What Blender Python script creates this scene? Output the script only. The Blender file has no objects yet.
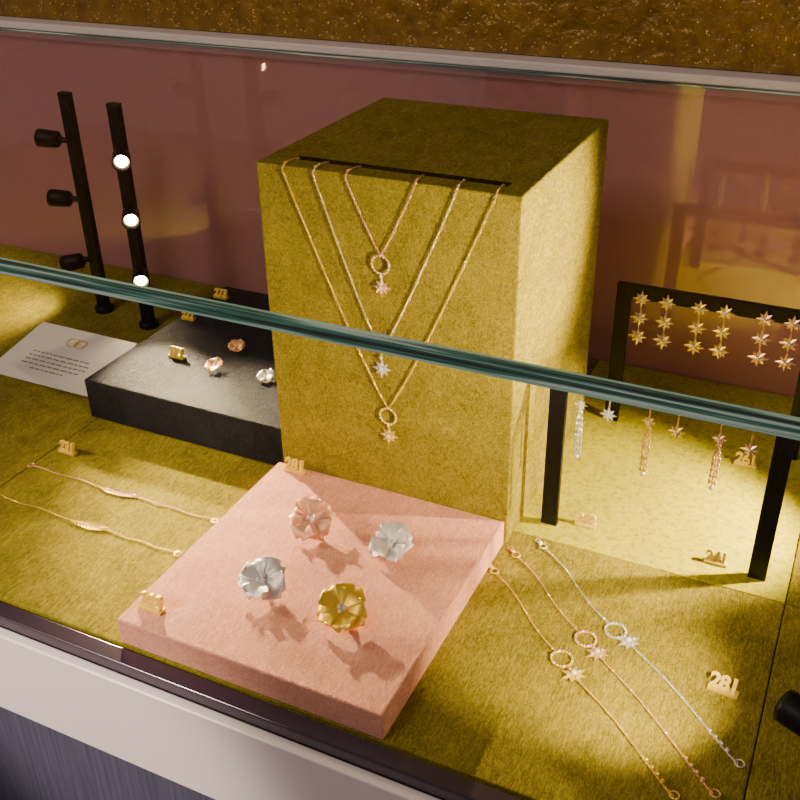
import bpy, math, random
from mathutils import Vector as V, Matrix as M
random.seed(4)
D=bpy.data; SC=bpy.context.scene

# ---------------------------------------------------------------- materials
def newmat(name):
    m=D.materials.new(name); m.use_nodes=True
    nt=m.node_tree; b=nt.nodes.get('Principled BSDF'); return m,nt,b
def link(nt,a,b): nt.links.new(a,b)
def simple(name,col,rough=.5,metal=0,spec=.5,emit=None,es=0,coat=0):
    m,nt,b=newmat(name)
    b.inputs['Base Color'].default_value=(*col,1); b.inputs['Roughness'].default_value=rough
    b.inputs['Metallic'].default_value=metal; b.inputs['Specular IOR Level'].default_value=spec
    b.inputs['Coat Weight'].default_value=coat
    if emit: b.inputs['Emission Color'].default_value=(*emit,1); b.inputs['Emission Strength'].default_value=es
    return m
def felt(name,dark,light,scale=1.0,bump=.5,rough=.95,sheen=.0,spots=None,hair=.55,spec=.05):
    m,nt,b=newmat(name); N=nt.nodes
    def math_(op,a,b_=None,c=None):
        q=N.new('ShaderNodeMath'); q.operation=op
        for i,x in enumerate((a,b_,c)):
            if x is None: continue
            if isinstance(x,(int,float)): q.inputs[i].default_value=x
            else: link(nt,x,q.inputs[i])
        return q.outputs[0]
    tc=N.new('ShaderNodeTexCoord')
    n1=N.new('ShaderNodeTexNoise'); n1.inputs['Scale'].default_value=260*scale; n1.inputs['Detail'].default_value=5; n1.inputs['Roughness'].default_value=.7; n1.inputs['Distortion'].default_value=1.6
    n2=N.new('ShaderNodeTexNoise'); n2.inputs['Scale'].default_value=35*scale; n2.inputs['Detail'].default_value=4
    link(nt,tc.outputs['Object'],n1.inputs['Vector']); link(nt,tc.outputs['Object'],n2.inputs['Vector'])
    hairs=None
    for rot in ((.5,.4,.6),(-.6,.3,-.5)):
        mp=N.new('ShaderNodeMapping'); mp.inputs['Rotation'].default_value=rot; mp.inputs['Scale'].default_value=(420*scale,70*scale,280*scale)
        n3=N.new('ShaderNodeTexNoise'); n3.inputs['Scale'].default_value=1; n3.inputs['Detail'].default_value=1.0; n3.inputs['Distortion'].default_value=1.0
        link(nt,tc.outputs['Object'],mp.inputs['Vector']); link(nt,mp.outputs[0],n3.inputs['Vector'])
        a=math_('ABSOLUTE',math_('SUBTRACT',n3.outputs[0],.5))
        r=N.new('ShaderNodeMapRange'); r.inputs['From Min'].default_value=0; r.inputs['From Max'].default_value=.05; r.inputs['To Min'].default_value=1; r.inputs['To Max'].default_value=0; link(nt,a,r.inputs['Value'])
        hairs=r.outputs[0] if hairs is None else math_('MAXIMUM',hairs,r.outputs[0])
    s=math_('MULTIPLY_ADD',n2.outputs[0],.5,n1.outputs[0])
    r=N.new('ShaderNodeMapRange'); r.inputs['From Min'].default_value=.5; r.inputs['From Max'].default_value=1.05; link(nt,s,r.inputs['Value'])
    f=math_('MULTIPLY_ADD',hairs,hair,math_('MULTIPLY',r.outputs[0],1-hair*.6))
    mx=N.new('ShaderNodeMix'); mx.data_type='RGBA'; link(nt,f,mx.inputs[0]); mx.inputs[6].default_value=(*dark,1); mx.inputs[7].default_value=(*light,1)
    out=mx.outputs[2]
    if spots:
        n4=N.new('ShaderNodeTexNoise'); n4.inputs['Scale'].default_value=150; n4.inputs['Detail'].default_value=7; n4.inputs['Roughness'].default_value=.8
        link(nt,tc.outputs['Object'],n4.inputs['Vector'])
        r4=N.new('ShaderNodeMapRange'); r4.inputs['From Min'].default_value=.48; r4.inputs['From Max'].default_value=.68; link(nt,n4.outputs[0],r4.inputs['Value'])
        m4=N.new('ShaderNodeMix'); m4.data_type='RGBA'; link(nt,r4.outputs[0],m4.inputs[0]); link(nt,out,m4.inputs[6]); m4.inputs[7].default_value=(*spots,1); out=m4.outputs[2]
    link(nt,out,b.inputs['Base Color'])
    hh=math_('MULTIPLY_ADD',hairs,.35,n1.outputs[0])
    bp=N.new('ShaderNodeBump'); bp.inputs['Strength'].default_value=bump; bp.inputs['Distance'].default_value=.0012; link(nt,hh,bp.inputs['Height']); link(nt,bp.outputs[0],b.inputs['Normal'])
    b.inputs['Roughness'].default_value=rough; b.inputs['Specular IOR Level'].default_value=spec
    b.inputs['Sheen Weight'].default_value=sheen; b.inputs['Sheen Tint'].default_value=(*light,1); b.inputs['Sheen Roughness'].default_value=.5
    return m
M_olive=felt('olive_felt',(.100,.084,.006),(.375,.318,.034),bump=.6)
M_lime=felt('lime_felt',(.42,.39,.005),(.62,.58,.014),spots=(.22,.20,.003),hair=.3)
M_pink=felt('pink_felt',(.62,.26,.17),(.95,.50,.38),bump=.7)
M_navy=felt('navy_felt',(.003,.004,.009),(.045,.048,.07),bump=2.0,rough=.7,spec=.16,hair=.25)
M_gold=simple('polished_gold',(1,.72,.13),.26,.62)
M_tag=simple('brushed_brass',(1,.76,.12),.35,.45)
M_goldsat=simple('satin_gold',(.95,.66,.05),.38,.5)
M_pale=simple('pale_gold',(1,.78,.40),.24,.65)
M_rose=simple('rose_gold',(1,.60,.30),.25,.65)
M_rosesat=simple('satin_rose_gold',(.82,.42,.29),.42,.4)
M_silver=simple('silver',(.92,.88,.84),.22,.7)
M_silversat=simple('satin_silver',(.80,.78,.80),.42,.35)
M_stone=simple('diamond_stone',(.95,.95,1),.05,.3,1,coat=1)
M_black=simple('black_metal',(.005,.005,.006),.45,0,.18)
M_slot=simple('slot_lining',(.012,.01,.003),1,0,.1)
M_bulb=simple('lamp_lens',(1,.9,.7),.4,0,.5,(1,.66,.30),55)
M_white=simple('white_lacquer',(.85,.80,.80),.35)
M_card=simple('card_paper',(.85,.83,.8),.7)
M_ink=simple('grey_ink',(.25,.23,.22),.8)
M_rail=simple('dark_rail',(.05,.035,.06),.22,.3)
M_wall,nt,b=newmat('mauve_glass_panel'); b.inputs['Base Color'].default_value=(.47,.20,.235,1); b.inputs['Roughness'].default_value=.55
b.inputs['Coat Weight'].default_value=1; b.inputs['Coat Roughness'].default_value=.03; b.inputs['Coat IOR'].default_value=1.8
# gold wallpaper with glitter specks
M_paper,nt,b=newmat('gold_glitter_wallpaper'); N=nt.nodes
tc=N.new('ShaderNodeTexCoord')
ns=N.new('ShaderNodeTexNoise'); ns.inputs['Scale'].default_value=60; ns.inputs['Detail'].default_value=5
vs=N.new('ShaderNodeTexVoronoi'); vs.inputs['Scale'].default_value=420
for q in (ns,vs): link(nt,tc.outputs['Object'],q.inputs['Vector'])
bp=N.new('ShaderNodeBump'); bp.inputs['Strength'].default_value=.9; bp.inputs['Distance'].default_value=.008; link(nt,ns.outputs[0],bp.inputs['Height'])
bp2=N.new('ShaderNodeBump'); bp2.inputs['Strength'].default_value=.6; bp2.inputs['Distance'].default_value=.002; link(nt,vs.outputs['Color'],bp2.inputs['Height']); link(nt,bp.outputs[0],bp2.inputs['Normal']); link(nt,bp2.outputs[0],b.inputs['Normal'])
mx=N.new('ShaderNodeMix'); mx.data_type='RGBA'; link(nt,ns.outputs[0],mx.inputs[0]); mx.inputs[6].default_value=(.12,.06,.004,1); mx.inputs[7].default_value=(.45,.27,.03,1)
sp=N.new('ShaderNodeSeparateColor'); link(nt,vs.outputs['Color'],sp.inputs[0])
g1=N.new('ShaderNodeMath'); g1.operation='GREATER_THAN'; link(nt,sp.outputs[0],g1.inputs[0]); g1.inputs[1].default_value=.90
g2=N.new('ShaderNodeMath'); g2.operation='LESS_THAN'; link(nt,vs.outputs['Distance'],g2.inputs[0]); g2.inputs[1].default_value=.34
g3=N.new('ShaderNodeMath'); g3.operation='MULTIPLY'; link(nt,g1.outputs[0],g3.inputs[0]); link(nt,g2.outputs[0],g3.inputs[1])
my=N.new('ShaderNodeMix'); my.data_type='RGBA'; link(nt,g3.outputs[0],my.inputs[0]); link(nt,mx.outputs[2],my.inputs[6]); my.inputs[7].default_value=(1,.72,.25,1)
link(nt,my.outputs[2],b.inputs['Base Color']); b.inputs['Metallic'].default_value=.25; b.inputs['Roughness'].default_value=.3
# navy grained wood
M_cab,nt,b=newmat('navy_grained_wood'); N=nt.nodes
tc=N.new('ShaderNodeTexCoord'); mp=N.new('ShaderNodeMapping'); mp.inputs['Scale'].default_value=(260,260,9); ns=N.new('ShaderNodeTexNoise'); ns.inputs['Scale'].default_value=1; ns.inputs['Detail'].default_value=3; ns.inputs['Distortion'].default_value=.6
link(nt,tc.outputs['Object'],mp.inputs[0]); link(nt,mp.outputs[0],ns.inputs['Vector'])
mx=N.new('ShaderNodeMix'); mx.data_type='RGBA'; link(nt,ns.outputs[0],mx.inputs[0]); mx.inputs[6].default_value=(.04,.04,.085,1); mx.inputs[7].default_value=(.12,.125,.20,1); link(nt,mx.outputs[2],b.inputs['Base Color'])
bp=N.new('ShaderNodeBump'); bp.inputs['Strength'].default_value=.5; bp.inputs['Distance'].default_value=.002; link(nt,ns.outputs[0],bp.inputs['Height']); link(nt,bp.outputs[0],b.inputs['Normal']); b.inputs['Roughness'].default_value=.5
def glassmat(name,tint,f0,f1):
    m=D.materials.new(name); m.use_nodes=True; nt=m.node_tree; N=nt.nodes; N.clear()
    o=N.new('ShaderNodeOutputMaterial'); t=N.new('ShaderNodeBsdfTransparent'); t.inputs[0].default_value=(*tint,1)
    g=N.new('ShaderNodeBsdfGlossy'); g.inputs['Roughness'].default_value=.01; g.inputs[0].default_value=(1,1,1,1)
    lw=N.new('ShaderNodeLayerWeight'); lw.inputs[0].default_value=.5
    p=N.new('ShaderNodeMath'); p.operation='POWER'; link(nt,lw.outputs['Facing'],p.inputs[0]); p.inputs[1].default_value=5
    q=N.new('ShaderNodeMath'); q.operation='MULTIPLY_ADD'; link(nt,p.outputs[0],q.inputs[0]); q.inputs[1].default_value=f1; q.inputs[2].default_value=f0
    mx=N.new('ShaderNodeMixShader'); link(nt,q.outputs[0],mx.inputs[0]); link(nt,t.outputs[0],mx.inputs[1]); link(nt,g.outputs[0],mx.inputs[2]); link(nt,mx.outputs[0],o.inputs[0])
    return m
M_glass=glassmat('anti_reflective_glass',(.97,.985,.975),.012,.30)
M_edge,nt,b=newmat('green_glass_edge'); N=nt.nodes
tc=N.new('ShaderNodeTexCoord'); mp=N.new('ShaderNodeMapping'); mp.inputs['Scale'].default_value=(7,260,520); ns=N.new('ShaderNodeTexNoise'); ns.inputs['Scale'].default_value=1; ns.inputs['Detail'].default_value=3
link(nt,tc.outputs['Object'],mp.inputs[0]); link(nt,mp.outputs[0],ns.inputs['Vector'])
cr=N.new('ShaderNodeValToRGB'); link(nt,ns.outputs[0],cr.inputs[0]); e=cr.color_ramp.elements
e[0].position=.38; e[0].color=(.010,.045,.035,1); e[1].position=.62; e[1].color=(.7,1,.88,1)  # pale ramp end paints highlight streaks into the edge colour
k=cr.color_ramp.elements.new(.51); k.color=(.05,.28,.21,1)
link(nt,cr.outputs[0],b.inputs['Base Color']); b.inputs['Roughness'].default_value=.08; b.inputs['Specular IOR Level'].default_value=.8; b.inputs['Coat Weight'].default_value=.8
M_edgeglint=simple('painted_edge_highlight',(.45,.85,.72),.12,0,1,coat=1)  # lighter colour for thin strips, a bright highlight line painted along the edge

# ---------------------------------------------------------------- mesh builder
class MB:
    def __init__(s): s.v=[];s.f=[];s.m=[];s.mats=[];s.sm=[]
    def mi(s,mat):
        if mat not in s.mats: s.mats.append(mat)
        return s.mats.index(mat)
    def add(s,vs,fs,mat,smooth=False):
        o=len(s.v); s.v+= [tuple(x) for x in vs]; i=s.mi(mat)
        for f in fs: s.f.append([o+k for k in f]); s.m.append(i); s.sm.append(smooth)
    def box(s,a,b,mat):
        x0,y0,z0=a;x1,y1,z1=b
        s.add([(x0,y0,z0),(x1,y0,z0),(x1,y1,z0),(x0,y1,z0),(x0,y0,z1),(x1,y0,z1),(x1,y1,z1),(x0,y1,z1)],
              [(0,3,2,1),(4,5,6,7),(0,1,5,4),(1,2,6,5),(2,3,7,6),(3,0,4,7)],mat)
    def torus(s,c,R,r,n,mat,seg=20,sub=6,u=None,sx=1.0):
        c=V(c);n=V(n).normalized(); u=(V(u) if u else n.orthogonal()).normalized(); w=n.cross(u)
        vs=[];fs=[]
        for i in range(seg):
            a=2*math.pi*i/seg; d=u*math.cos(a)*sx+w*math.sin(a); dn=(u*math.cos(a)+w*math.sin(a))
            for j in range(sub):
                b_=2*math.pi*j/sub; vs.append(c+d*R+dn*(r*math.cos(b_))+n*(r*math.sin(b_)))
        for i in range(seg):
            for j in range(sub):
                fs.append((i*sub+j,((i+1)%seg)*sub+j,((i+1)%seg)*sub+(j+1)%sub,i*sub+(j+1)%sub))
        s.add(vs,fs,mat,True)
    def lathe(s,c,axis,prof,mat,seg=24,smooth=True,caps=True):
        c=V(c);n=V(axis).normalized();u=n.orthogonal().normalized();w=n.cross(u);vs=[];fs=[]
        for (h,r) in prof:
            for i in range(seg):
                a=2*math.pi*i/seg; vs.append(c+n*h+(u*math.cos(a)+w*math.sin(a))*r)
        for k in range(len(prof)-1):
            for i in range(seg): fs.append((k*seg+i,k*seg+(i+1)%seg,(k+1)*seg+(i+1)%seg,(k+1)*seg+i))
        s.add(vs,fs,mat,smooth)
        if caps:
            s.add(vs[:seg],[tuple(reversed(range(seg)))],mat); s.add(vs[-seg:],[tuple(range(seg))],mat)
    def ball(s,c,r,mat,seg=10,rings=6,sc=(1,1,1)):
        vs=[];fs=[];c=V(c)
        for k in range(rings+1):
            t=math.pi*k/rings
            for i in range(seg):
                a=2*math.pi*i/seg; vs.append(c+V((math.sin(t)*math.cos(a)*sc[0],math.sin(t)*math.sin(a)*sc[1],math.cos(t)*sc[2]))*r)
        for k in range(rings):
            for i in range(seg): fs.append((k*seg+i,(k+1)*seg+i,(k+1)*seg+(i+1)%seg,k*seg+(i+1)%seg))
        s.add(vs,fs,mat,True)
    def chain(s,pts,mat,L=.0026,W=.0007,wire=.00034,n=(0,0,1),bead=0,beadmat=None):
        pts=[V(p) for p in pts]; seg=[];tot=0
        for a,b_ in zip(pts,pts[1:]): seg.append((tot,a,b_)); tot+=(b_-a).length
        step=L*.72; k=0; d=0; n=V(n)
        while d<tot:
            for (t0,a,b_) in reversed(seg):
                if d>=t0: break
            t=(b_-a).normalized(); c=a+t*(d-t0)
            side=t.cross(n).normalized(); nn=side.cross(t).normalized()
            ax=(nn+side*.9).normalized() if k%2 else (nn-side*.9).normalized()
            w=ax.cross(t)
            s.torus(c,W,wire,ax,mat,8,4,u=t,sx=(L/2-wire)/W)
            if bead and k%bead==bead//2: s.ball(c,.0013,beadmat or mat,8,5)
            k+=1; d+=step
    def star(s,c,R,n,up,mat,stone=M_stone,th=.0012,pts=8):
        c=V(c);n=V(n).normalized();u=V(up);u=(u-n*u.dot(n)).normalized();w=n.cross(u)
        vs=[c+n*th*1.6,c-n*th*.5];fs=[]
        N_=pts*2
        for i in range(N_):
            a=2*math.pi*i/N_; r=(R if i%4==0 else R*.85) if i%2==0 else R*.48
            vs.append(c+(u*math.cos(a)+w*math.sin(a))*r)
        for i in range(N_):
            j=(i+1)%N_; fs.append((0,2+i,2+j)); fs.append((1,2+j,2+i))
        s.add(vs,fs,mat)
        s.ball(c+n*th*1.5,R*.2,stone,8,5)
        for i in range(0,N_,4):
            a=2*math.pi*i/N_; s.ball(c+n*th*.9+(u*math.cos(a)+w*math.sin(a))*R*.45,R*.09,stone,6,4)
    def obj(s,name,loc=(0,0,0),rot=None,bevel=0,parent=None):
        me=D.meshes.new(name); me.from_pydata(s.v,[],s.f); 
        for m in s.mats: me.materials.append(m)
        for p,i,sm in zip(me.polygons,s.m,s.sm): p.material_index=i; p.use_smooth=sm
        me.update(); o=D.objects.new(name,me); SC.collection.objects.link(o); o.location=loc
        if rot: o.rotation_euler=rot
        if bevel:
            md=o.modifiers.new('bevel','BEVEL'); md.width=bevel; md.segments=3; md.limit_method='ANGLE'; md.angle_limit=.8
        if parent: o.parent=parent
        return o
def boxobj(name,a,b,mat,bevel=0):
    m=MB(); c=[(a[i]+b[i])/2 for i in range(3)]
    m.box([a[i]-c[i] for i in range(3)],[b[i]-c[i] for i in range(3)],mat); return m.obj(name,c,bevel=bevel)

# ---------------------------------------------------------------- shell / case
YF=-.236; YB=.36
def paneltile(name,x0,x1,y0,y1,mat): return boxobj(name,(x0+.0004,y0+.0004,-.012),(x1-.0004,y1-.0004,0),mat,.0009)
for (x0,x1) in ((-1.1,-.242),(-.242,.444),(.444,1.1)):
    paneltile('display_base_panel',x0,x1,YF+.004,.021,M_olive)
paneltile('display_base_panel',-1.1,-.242,.021,YB-.002,M_olive)
paneltile('display_base_panel',-.242,.2,.021,YB-.002,M_olive)
paneltile('lime_display_base_panel',.2,.444,.021,YB-.002,M_lime)
paneltile('display_base_panel',.444,1.1,.021,YB-.002,M_olive)
boxobj('display_case_base',(-1.12,-.246,-.10),(1.12,.36,-.0125),M_rail)
boxobj('case_bottom_rail',(-1.12,-.2475,-.0120),(1.12,YF+.002,-.001),M_rail,.001)
boxobj('case_apron_trim',(-1.12,-.256,-.104),(1.12,-.247,-.0125),M_white,.002)
boxobj('navy_cabinet_front',(-1.12,-.25,-.86),(1.12,.35,-.1045),M_cab)
boxobj('wall_back_panel',(-1.6,.36,-.9),(1.6,.39,.3105),M_wall)
boxobj('wall_back',(-1.6,.372,.3245),(1.6,.41,1.9),M_paper)
boxobj('trim_1',(-1.6,.346,.3145),(1.6,.41,.3235),M_white,.002)
boxobj('floor',(-1.6,-2.2,-.93),(1.6,.40,-.9),simple('shop_floor',(.12,.09,.08),.6))
GE=-.255
m=MB(); m.add([(-1.1,GE,.3142),(1.1,GE,.3142),(1.1,.352,.3142),(-1.1,.352,.3142)],[(0,1,2,3)],M_glass)
m.box((-1.1,GE-.0005,.3102),(1.1,GE+.0030,.3180),M_edge)
m.box((-1.1,GE-.0007,.3099),(1.1,GE+.0004,.3108),M_edgeglint)
m.box((-1.1,GE+.0026,.3174),(1.1,GE+.0034,.3183),M_edgeglint)
m.box((-1.1,.3435,.3122),(1.1,.3455,.3143),M_edge)
m.obj('glass_top_pane')
m=MB(); m.add([(-1.1,-.240,0),(1.1,-.240,0),(1.1,-.240,.3095),(-1.1,-.240,.3095)],[(0,1,2,3)],M_glass)
m.obj('glass_front_pane')

# ---------------------------------------------------------------- big display blocks
w,d,h=.22,.226,.306
m=MB(); sx0,sx1,sy0,sy1,dz=.024,.203,.018,.0275,.03
V0=[(0,0,0),(w,0,0),(w,d,0),(0,d,0),(0,0,h),(w,0,h),(w,d,h),(0,d,h),(sx0,sy0,h),(sx1,sy0,h),(sx1,sy1,h),(sx0,sy1,h)]
m.add(V0,[(0,3,2,1),(0,1,5,4),(1,2,6,5),(2,3,7,6),(3,0,4,7),(4,5,9,8),(5,6,10,9),(6,7,11,10),(7,4,8,11)],M_olive)
V1=[(sx0,sy0,h),(sx1,sy0,h),(sx1,sy1,h),(sx0,sy1,h)]+[(sx0,sy0,h-dz),(sx1,sy0,h-dz),(sx1,sy1,h-dz),(sx0,sy1,h-dz)]
m.add(V1,[(0,1,5,4),(1,2,6,5),(2,3,7,6),(3,0,4,7),(4,5,6,7)],M_slot)
bx=m.obj('necklace_display_block')
md=bx.modifiers.new('b','BEVEL'); md.width=.0016; md.segments=2; md.limit_method='ANGLE'
PT=.024
boxobj('pink_display_slab',(-.004,-.231,0),(.218,-.0005,PT),M_pink,.0015)
NT=.045
boxobj('navy_display_slab',(-.250,.020,0),(-.006,.278,NT),M_navy,.002)

# card on a little wedge
m=MB()
c0,c1,c2,c3=V((-.428,.049,.0015)),V((-.28,.049,.0015)),V((-.284,.143,.021)),V((-.426,.144,.021))
th=V((0,0,.0006))
m.add([c0,c1,c2,c3,c0+th,c1+th,c2+th,c3+th],[(3,2,1,0),(4,5,6,7),(0,1,5,4),(1,2,6,5),(2,3,7,6),(3,0,4,7)],M_card)
m.add([(-.38,.08,0),(-.32,.08,0),(-.32,.14,0),(-.38,.14,0),(-.38,.08,.0078),(-.32,.08,.0078),(-.32,.14,.0200),(-.38,.14,.0200)],[(3,2,1,0),(4,5,6,7),(0,1,5,4),(1,2,6,5),(2,3,7,6),(3,0,4,7)],M_card)
def onc(s,t,e=.0009):
    a=c0.lerp(c1,s); b_=c3.lerp(c2,s); return a.lerp(b_,t)+V((0,0,e))
nrm=(c1-c0).cross(c3-c0).normalized()
for k in range(5):
    s0=.2+ (0 if k<4 else .12); s1=.8-(0 if k<4 else .12); t=.48-k*.07; s=s0
    while s<s1-.02:
        e=min(s+random.uniform(.02,.07),s1)
        m.add([onc(s,t),onc(e,t),onc(e,t+.02),onc(s,t+.02)],[(0,1,2,3)],M_ink); s=e+.012
m.torus(onc(.47,.75,.0018),.007,.0006,nrm,M_gold,24,6); m.torus(onc(.55,.75,.0018),.007,.0006,nrm,M_gold,24,6)
m.obj('information_card')

# ---------------------------------------------------------------- spotlight poles
def light(name,loc,dirv,power,size,blend=.8,rad=.006,col=(1,.74,.40),parent=None):
    l=D.lights.new(name,'SPOT'); l.energy=power; l.spot_size=math.radians(size); l.spot_blend=blend; l.shadow_soft_size=rad; l.color=col
    o=D.objects.new(name,l); SC.collection.objects.link(o); o.location=loc; o.rotation_euler=V(dirv).to_track_quat('-Z','Y').to_euler()
    if parent: o.parent=parent
    return o
def pole(x,y,H,heads,name='spotlight_pole'):
    e=D.objects.new(name,None); SC.collection.objects.link(e)
    m=MB(); m.lathe((x,y,0),(0,0,1),[(0,.012),(.006,.012),(.0075,.010),(.008,.006)],M_black)
    m.box((x-.0075,y-.004,.004),(x+.0075,y+.004,H),M_black)
    m.obj('post',parent=e)
    for i,(z,hd,aim,pw,sz,off) in enumerate(heads):
        hd=V(hd).normalized(); p=V((x,y,z)); a=p+hd*off
        m=MB()
        m.lathe(p+hd*.004,hd,[(0,.0035),(off-.002,.0035)],M_black,12)
        m.lathe(a,hd,[(0,.007),(.002,.0095),(.022,.0105),(.026,.0105),(.026,.0094),(.021,.0080),(.0205,.0072)],M_black,24,caps=False)
        m.lathe(a,hd,[(0,.0001),(0,.007)],M_black,24,caps=False)
        m.lathe(a+hd*.0205,hd,[(0,.0072),(.0016,.006),(.0026,.002)],M_bulb,20)
        m.obj('lamp_head_%d'%(i+1),parent=e)
        L=a+hd*.029
        if pw: light('lamp_beam_%d'%(i+1),L,V(aim)-L,pw,sz,parent=e)
    return e
f1=(.62,-.78,-.12)
pole(-.413,.235,.274,[(.218,(-1,-.25,.05),(-.7,.1,.0),1.5,110,.018),(.147,(-1,-.25,.0),(-.7,.1,0),1.5,110,.018),(.072,(-1,-.3,-.25),(-.6,.15,0),1.5,120,.018)])
pole(-.331,.221,.272,[(.217,f1,(.10,-.13,.02),46,52,.004),(.149,f1,(-.10,-.04,0),36,38,.004),(.074,f1,(-.2,-.0,.05),.5,110,.004)])
pole(.575,.11,.274,[(.24,(-1,.1,-.1),(.22,.05,.24),32,58,.012),(.17,(-1,.05,-.3),(.31,.09,0),24,64,.012),(.09,(-1,-.2,-.1),(.3,.05,0),.6,90,.012)])
pole(.505,-.200,.274,[(.23,(-1,.1,-.2),(.18,-.0,.2),18,58,.012),(.165,(-1,.0,-.3),(.31,-.085,0),11,58,.012),(.084,(-.85,.5,-.05),(.2,-.1,0),.3,90,.034)])
pole(-.60,-.16,.274,[(.24,(1,.1,-.1),(.12,-.04,.05),18,50,.012),(.17,(1,.05,-.1),(-.10,-.0,0),3,40,.012)])  # unseen pole, added to light the front from the left

# ---------------------------------------------------------------- necklaces
def necklace(x0,x1,xb,zb,mat,ring,starR,zs,smat,bead):
    m=MB(); yf=-.0024
    zt=h+.0016
    P=[(x0+.002,.0225,h-.012),(x0+.002,.0185,h+.0005),(x0+.001,.014,zt),(x0,.002,zt+.0002),(x0,-.0016,h-.001)]
    n=40
    for i in range(n+1):
        s=1-i/n
        P.append((xb+(x0-xb)*s, yf, zb+(h-.003-zb)*(s**1.13)))
    Q=[]
    for i in range(1,n+1):
        s=i/n; Q.append((xb+(x1-xb)*s,yf,zb+(h-.003-zb)*(s**1.13)))
    Q+=[(x1,-.0016,h-.001),(x1,.002,zt+.0002),(x1-.001,.014,zt),(x1-.002,.0185,h+.0005),(x1-.002,.0225,h-.012)]
    m.chain(P+Q,mat,n=(0,-1,0.01),bead=bead,beadmat=mat)
    z=zb
    if ring:
        m.torus((xb,yf-.0004,zb-ring),ring,.0009,(0,-1,.0),mat,28,6)
        for k in range(16):
            a=2*math.pi*k/16; m.ball((xb+ring*math.cos(a),yf-.001,zb-ring+ring*math.sin(a)),.0010,M_stone if k%3==0 else mat,6,4)
        z=zb-2*ring
    m.chain([(xb,yf,z),(xb,yf,zs+starR*.8)],mat,n=(0,-1,0))
    m.star((xb+.0005,yf-.0006,zs),starR,(0,-1,.1),(0,0,1),smat)
    m.ball((xb+.0005,yf-.0016,zs+starR*1.15),.0014,M_stone,8,5)
    m.obj('star_pendant_necklace')
necklace(.026,.201,.112,.110,M_gold,.0075,.0095,.0835,M_gold,14)
necklace(.053,.171,.107,.163,M_pale,0,.009,.147,M_silver,9)
necklace(.081,.138,.109,.246,M_rose,.0075,.0085,.2195,M_rose,12)

# ---------------------------------------------------------------- bracelets on the right
def starbracelet(a,b_,ringp,starp,mat):
    m=MB(); z=.0013
    a=V((*a,z));b_=V((*b_,z));r=V((*ringp,.0013));s_=V((*starp,.0016)); dr=(b_-a).normalized(); side=V((-dr.y,dr.x,0)); R=.0078
    def wav(p,q,k):
        return [p.lerp(q,i/16)+side*(.0018*math.sin(i/16*math.pi*k)) for i in range(17)]
    m.torus(a,.0032,.0007,(0,0,1),mat,18,6); m.ball(a-dr*.006,.0022,mat,8,6,(1,1,.6)); m.torus(a-dr*.009,.002,.0005,(0,0,1),mat,12,5)
    m.chain(wav(a+dr*.004,r-dr*R,2),mat,bead=11,beadmat=mat)
    m.torus(r,R,.0010,(0,0,1),mat,28,6)
    for k in range(18):
        t=2*math.pi*k/18; m.ball(r+V((R*math.cos(t),R*math.sin(t),.0008)),.0010,M_stone if k%3==0 else mat,6,4)
    m.star(s_+V((0,0,.0006)),.0105,(0,0,1),dr,mat)
    m.chain(wav(s_+dr*.010,b_,1.5),mat,bead=11,beadmat=mat)
    m.torus(b_,.003,.0007,(0,0,1),mat,18,6)
    for k in range(4): m.ball(b_-dr*(.012+.006*k),.0018,mat,8,5,(1,1,.7))
    m.obj('star_bracelet')
starbracelet((.224,-.038),(.404,-.193),(.304,-.110),(.3165,-.1215),M_gold)
starbracelet((.233,-.011),(.427,-.181),(.314,-.083),(.326,-.094),M_rose)
starbracelet((.250,.009),(.437,-.151),(.332,-.065),(.344,-.073),M_silver)
def leafbracelet(y,x0,x1,xm,mat):
    m=MB(); z=.0013
    m.chain([(x0+(xm-.018-x0)*i/12,y+.001*math.sin(i),z) for i in range(13)],mat,L=.0024,W=.0006,wire=.0003)
    m.chain([(xm+.018+(x1-xm-.018)*i/12,y+.001*math.sin(i*1.3),z) for i in range(13)],mat,L=.0024,W=.0006,wire=.0003)
    for i in range(12):
        t=i/11; x=xm-.018+.036*t; yy=y-.002+.004*t
        L=.0075*math.sin(math.pi*(.15+.75*t))+.0015
        for sd in (-1,1):
            c=V((x,yy,.0016)); dv=V((.8,.6*sd,0)).normalized(); sv=V((-dv.y,dv.x,0))
            m.add([c,c+dv*L*.5+sv*L*.2,c+dv*L,c+dv*L*.5-sv*L*.2,c+dv*L*.5+V((0,0,.001))],[(0,3,4),(3,2,4),(2,1,4),(1,0,4),(0,1,2,3)],mat)
    m.chain([(xm-.018,y-.002,.0015),(xm+.02,y+.002,.0015)],mat,L=.003,W=.0007,wire=.0004)
    m.torus((x0,y,z),.003,.0006,(0,0,1),mat,14,5); m.torus((x1,y,z),.003,.0006,(0,0,1),mat,14,5)
    m.obj('leaf_bracelet')
leafbracelet(-.077,-.240,-.026,-.133,M_rose)
leafbracelet(-.128,-.245,-.028,-.124,M_gold)

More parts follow.
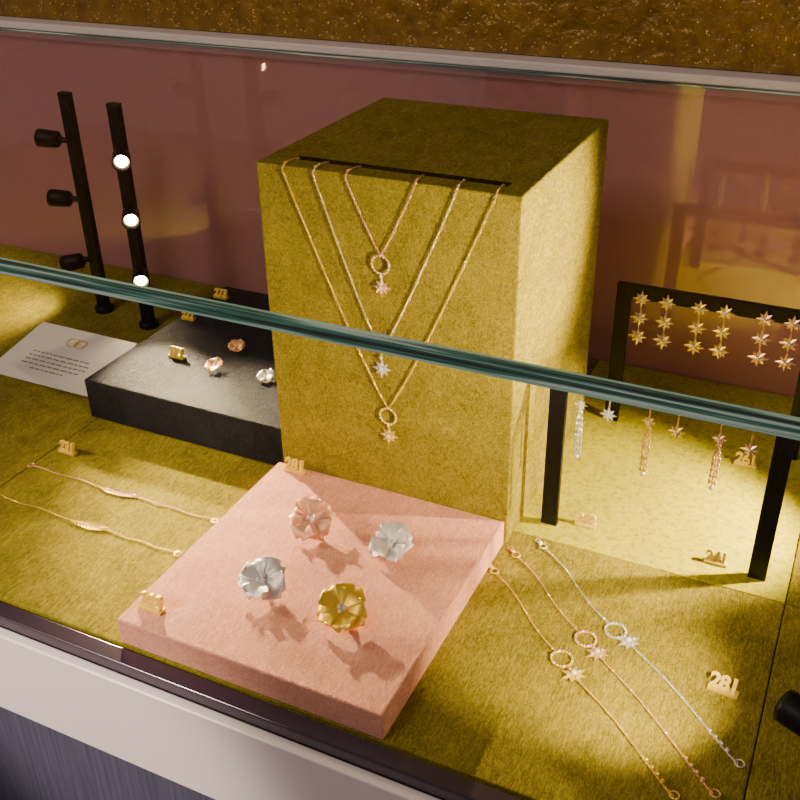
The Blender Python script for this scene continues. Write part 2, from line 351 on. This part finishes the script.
# ---------------------------------------------------------------- flower earrings
def flower(name,xy,z0,R,mat,rotz,tilt,stem=True):
    m=MB(); NU,NV=12,10
    for k in range(5):
        th=2*math.pi*k/5+random.uniform(-.14,.14); cu,su=math.cos(th),math.sin(th); vs=[];fs=[]
        off=.08*R*(k%2)+.03*R*k/5; cup=random.uniform(.02,.30); ph=random.uniform(0,3); sc=random.uniform(.90,1.08)
        for j in range(NV+1):
            v=j/NV
            for i in range(NU+1):
                u=-1+2*i/NU
                wd=R*sc*(.05+.55*math.sin(math.pi*.80*v**1.2)**.85 if v>0 else .05)
                rad=R*sc*(.05+.95*v)-R*.34*(abs(u)**2.4)*v**2-R*.16*math.exp(-(u/.22)**2)*v**6
                z=cup*R*v**1.2-.16*R*v**6*(1-u*u)+.10*R*u*v+.05*R*math.sin(u*3+ph)*v*v+.12*R*u*u*v-.05*R*math.exp(-(u/.15)**2)*v*(1-v)*3+off+.10*R*math.sin(math.pi*v)
                lat=wd*u
                vs.append((rad*cu-lat*su,rad*su+lat*cu,z))
        W_=NU+1
        for j in range(NV):
            for i in range(NU): fs.append((j*W_+i,j*W_+i+1,(j+1)*W_+i+1,(j+1)*W_+i))
        m.add(vs,fs,mat,True)
    for k in range(3):
        a=2*math.pi*k/3+.4; m.ball((R*.11*math.cos(a),R*.11*math.sin(a),R*.15),R*.085,M_stone,8,6)
    m.ball((0,0,R*.06),R*.12,mat,10,6)
    if stem:
        m.lathe((0,0,-R*.30),(0,0,1),[(0,R*.05),(R*.34,R*.05)],mat,8)
        m.torus((0,0,-R*.30),R*.14,R*.04,(1,0,0),mat,14,6)
    Rm_=M.Rotation(tilt[1],4,'Y')@M.Rotation(tilt[0],4,'X')@M.Rotation(rotz,4,'Z')
    m.v=[tuple(Rm_@V(p)) for p in m.v]; mn=min(p[2] for p in m.v); m.v=[(p[0],p[1],p[2]-mn) for p in m.v]
    o=m.obj(name,(xy[0],xy[1],z0+.0004))
    md=o.modifiers.new('s','SOLIDIFY'); md.thickness=R*.03; md.offset=0
    return o
flower('flower_earring',(.076,-.077),PT,.0205,M_rosesat,.9,(.45,.15))
flower('flower_earring',(.150,-.077),PT,.0200,M_silversat,.3,(.5,-.1))
flower('flower_earring',(.079,-.157),PT,.0210,M_silversat,1.2,(.5,.1))
flower('flower_earring',(.151,-.162),PT,.0215,M_goldsat,.1,(.45,.1))
for (x,y,mt,r) in ((-.141,.138,M_rose,.010),(-.137,.092,M_rose,.010),(-.076,.094,M_silver,.010),(-.045,.13,M_silver,.009)):
    flower('flower_stud_earring',(x,y),NT,r,mt,random.random()*3,(.4,.1))

# ---------------------------------------------------------------- price numbers
def label(x,y,z0,txt='281',s=.0115,lean=.35,rz=0,mat=M_tag):
    cu=D.curves.new('t','FONT'); cu.body=txt; cu.size=s*1.3; cu.extrude=.0016; cu.bevel_depth=.0004; cu.offset=.0003; cu.align_x='CENTER'; cu.space_character=.95
    to=D.objects.new('t',cu); SC.collection.objects.link(to); bpy.context.view_layer.update()
    me=D.meshes.new_from_object(to); D.objects.remove(to)
    m=MB(); rt=M.Rotation(math.pi/2-lean,4,'X')
    m.add([rt@v.co+V((0,0,.0022)) for v in me.vertices],[tuple(p.vertices) for p in me.polygons],mat)
    wd=max(abs(v.co.x) for v in me.vertices)
    m.box((-wd,-.003,0),(wd,.0035,.0024),mat)
    m.obj('price_number_tag',(x,y,z0+.0002),(0,0,rz),)
label(.018,-.009,PT,'281',.0105); label(.014,-.212,PT,'283',.011); label(-.224,-.044,0,'231',.0098)
label(.416,-.092,0,'281',.0108,.7,-.1); label(.386,.048,0,'241',.0092); label(.274,.053,0,'242',.0092)
label(.385,.205,0,'261',.0105); label(-.190,.098,NT,'271',.0098); label(-.235,.180,NT,'272',.0085); label(-.235,.245,NT,'273',.0095)

# ---------------------------------------------------------------- earring stands
def stand(x0,x1,y,H,t=.014,dp=.006):
    m=MB(); m.box((x0,y-dp/2,0),(x0+t,y+dp/2,H-t),M_black); m.box((x1-t,y-dp/2,0),(x1,y+dp/2,H-t),M_black)
    m.box((x0,y-dp/2,H-t),(x1,y+dp/2,H),M_black)
    return m
stand(.237,.426,.044,.150).obj('earring_stand',bevel=.0006)
stand(.240,.428,.236,.152).obj('earring_stand',bevel=.0006)
def stardrop(x,y,z,mat,n=3,s=.0085,gap=.0195,stone=M_stone):
    m=MB(); 
    for k in range(n):
        m.star((x,y-.0015,z-k*gap),s*(.92+.05*k),(0,-1,.1),(0,0,1),mat,stone)
        if k<n-1: m.chain([(x,y,z-k*gap-s*.7),(x,y,z-(k+1)*gap+s*.7)],mat,n=(0,-1,0),L=.002,W=.0007,wire=.0003)
    m.lathe((x,y-.001,z),(0,1,0),[(0,.0005),(.0022,.0005)],mat,6)
    m.obj('star_drop_earring')
ys=.236-.003-.0016
for x,mt in ((.265,M_pale),(.289,M_pale),(.319,M_gold),(.342,M_gold),(.377,M_rose),(.401,M_rose)):
    stardrop(x,ys,.1405,mt,3,.0095,.0195)
def chaindrop(x,y,z,mat,L=.045):
    m=MB(); m.star((x,y-.001,z),.006,(0,-1,0),(0,0,1),mat)
    for dx in (-.0022,0,.0022):
        m.chain([(x+dx*.3,y,z-.005),(x+dx,y-.001*abs(dx)*500,z-.015),(x+dx,y,z-L+abs(dx)*1.5)],mat,n=(0,-1,0),bead=3,beadmat=mat if dx else M_stone)
    m.ball((x,y,z-L),.0022,M_stone,8,6)
    m.lathe((x,y-.001,z),(0,1,0),[(0,.0005),(.0022,.0005)],mat,6)
    m.obj('chain_drop_earring')
yf_=.044-.003-.0016
def wired(x,mat,top,z,kind,L=.046):
    if kind: chaindrop(x,yf_,z,mat,L)
    else: stardrop(x,yf_,z,mat,1,.008)
    m=MB(); m.chain([(x,yf_,top),(x,yf_,z+.005)],mat,n=(0,-1,0),L=.002,W=.0006,wire=.0003)
    m.lathe((x,yf_-.001,top),(0,1,0),[(0,.0006),(.0022,.0006)],mat,6); m.obj('earring_hook_chain')
wired(.264,M_silver,.140,.128,1,.050); wired(.287,M_silver,.140,.1245,0)
wired(.319,M_gold,.140,.126,1,.050); wired(.341,M_gold,.140,.1225,0)
wired(.373,M_rose,.140,.124,1,.046); wired(.396,M_rose,.140,.1205,0)

# ---------------------------------------------------------------- world, shop light, added apron spot, camera
wd=D.worlds.new('w'); SC.world=wd; wd.use_nodes=True; bg=wd.node_tree.nodes['Background']; bg.inputs[0].default_value=(.70,.50,.56,1); bg.inputs[1].default_value=.23
al=D.lights.new('shop_ceiling_light','AREA'); al.energy=13; al.size=.5; al.color=(1,.80,.60)
ao=D.objects.new('shop_ceiling_light',al); SC.collection.objects.link(ao); ao.location=(-.5,-1.3,1.6); ao.rotation_euler=(V((0,0,0))-V(ao.location)).to_track_quat('-Z','Y').to_euler()
light('added_apron_spot',(-.7,-1.4,.9),V((-.05,-.25,-.07))-V((-.7,-1.4,.9)),170,14,.8,.03,(1,.80,.62))  # unseen spot added to brighten the apron trim
cam=D.cameras.new('cam'); co=D.objects.new('camera',cam); SC.collection.objects.link(co)
co.matrix_world=M.Translation((.4338,-.6333,.5319))@M.Rotation(.4576,4,'Z')@M.Rotation(math.pi/2-.5290,4,'X')@M.Rotation(-.0201,4,'Z')
cam.sensor_width=36; cam.lens=985.6*36/800; cam.clip_start=.01
SC.camera=co
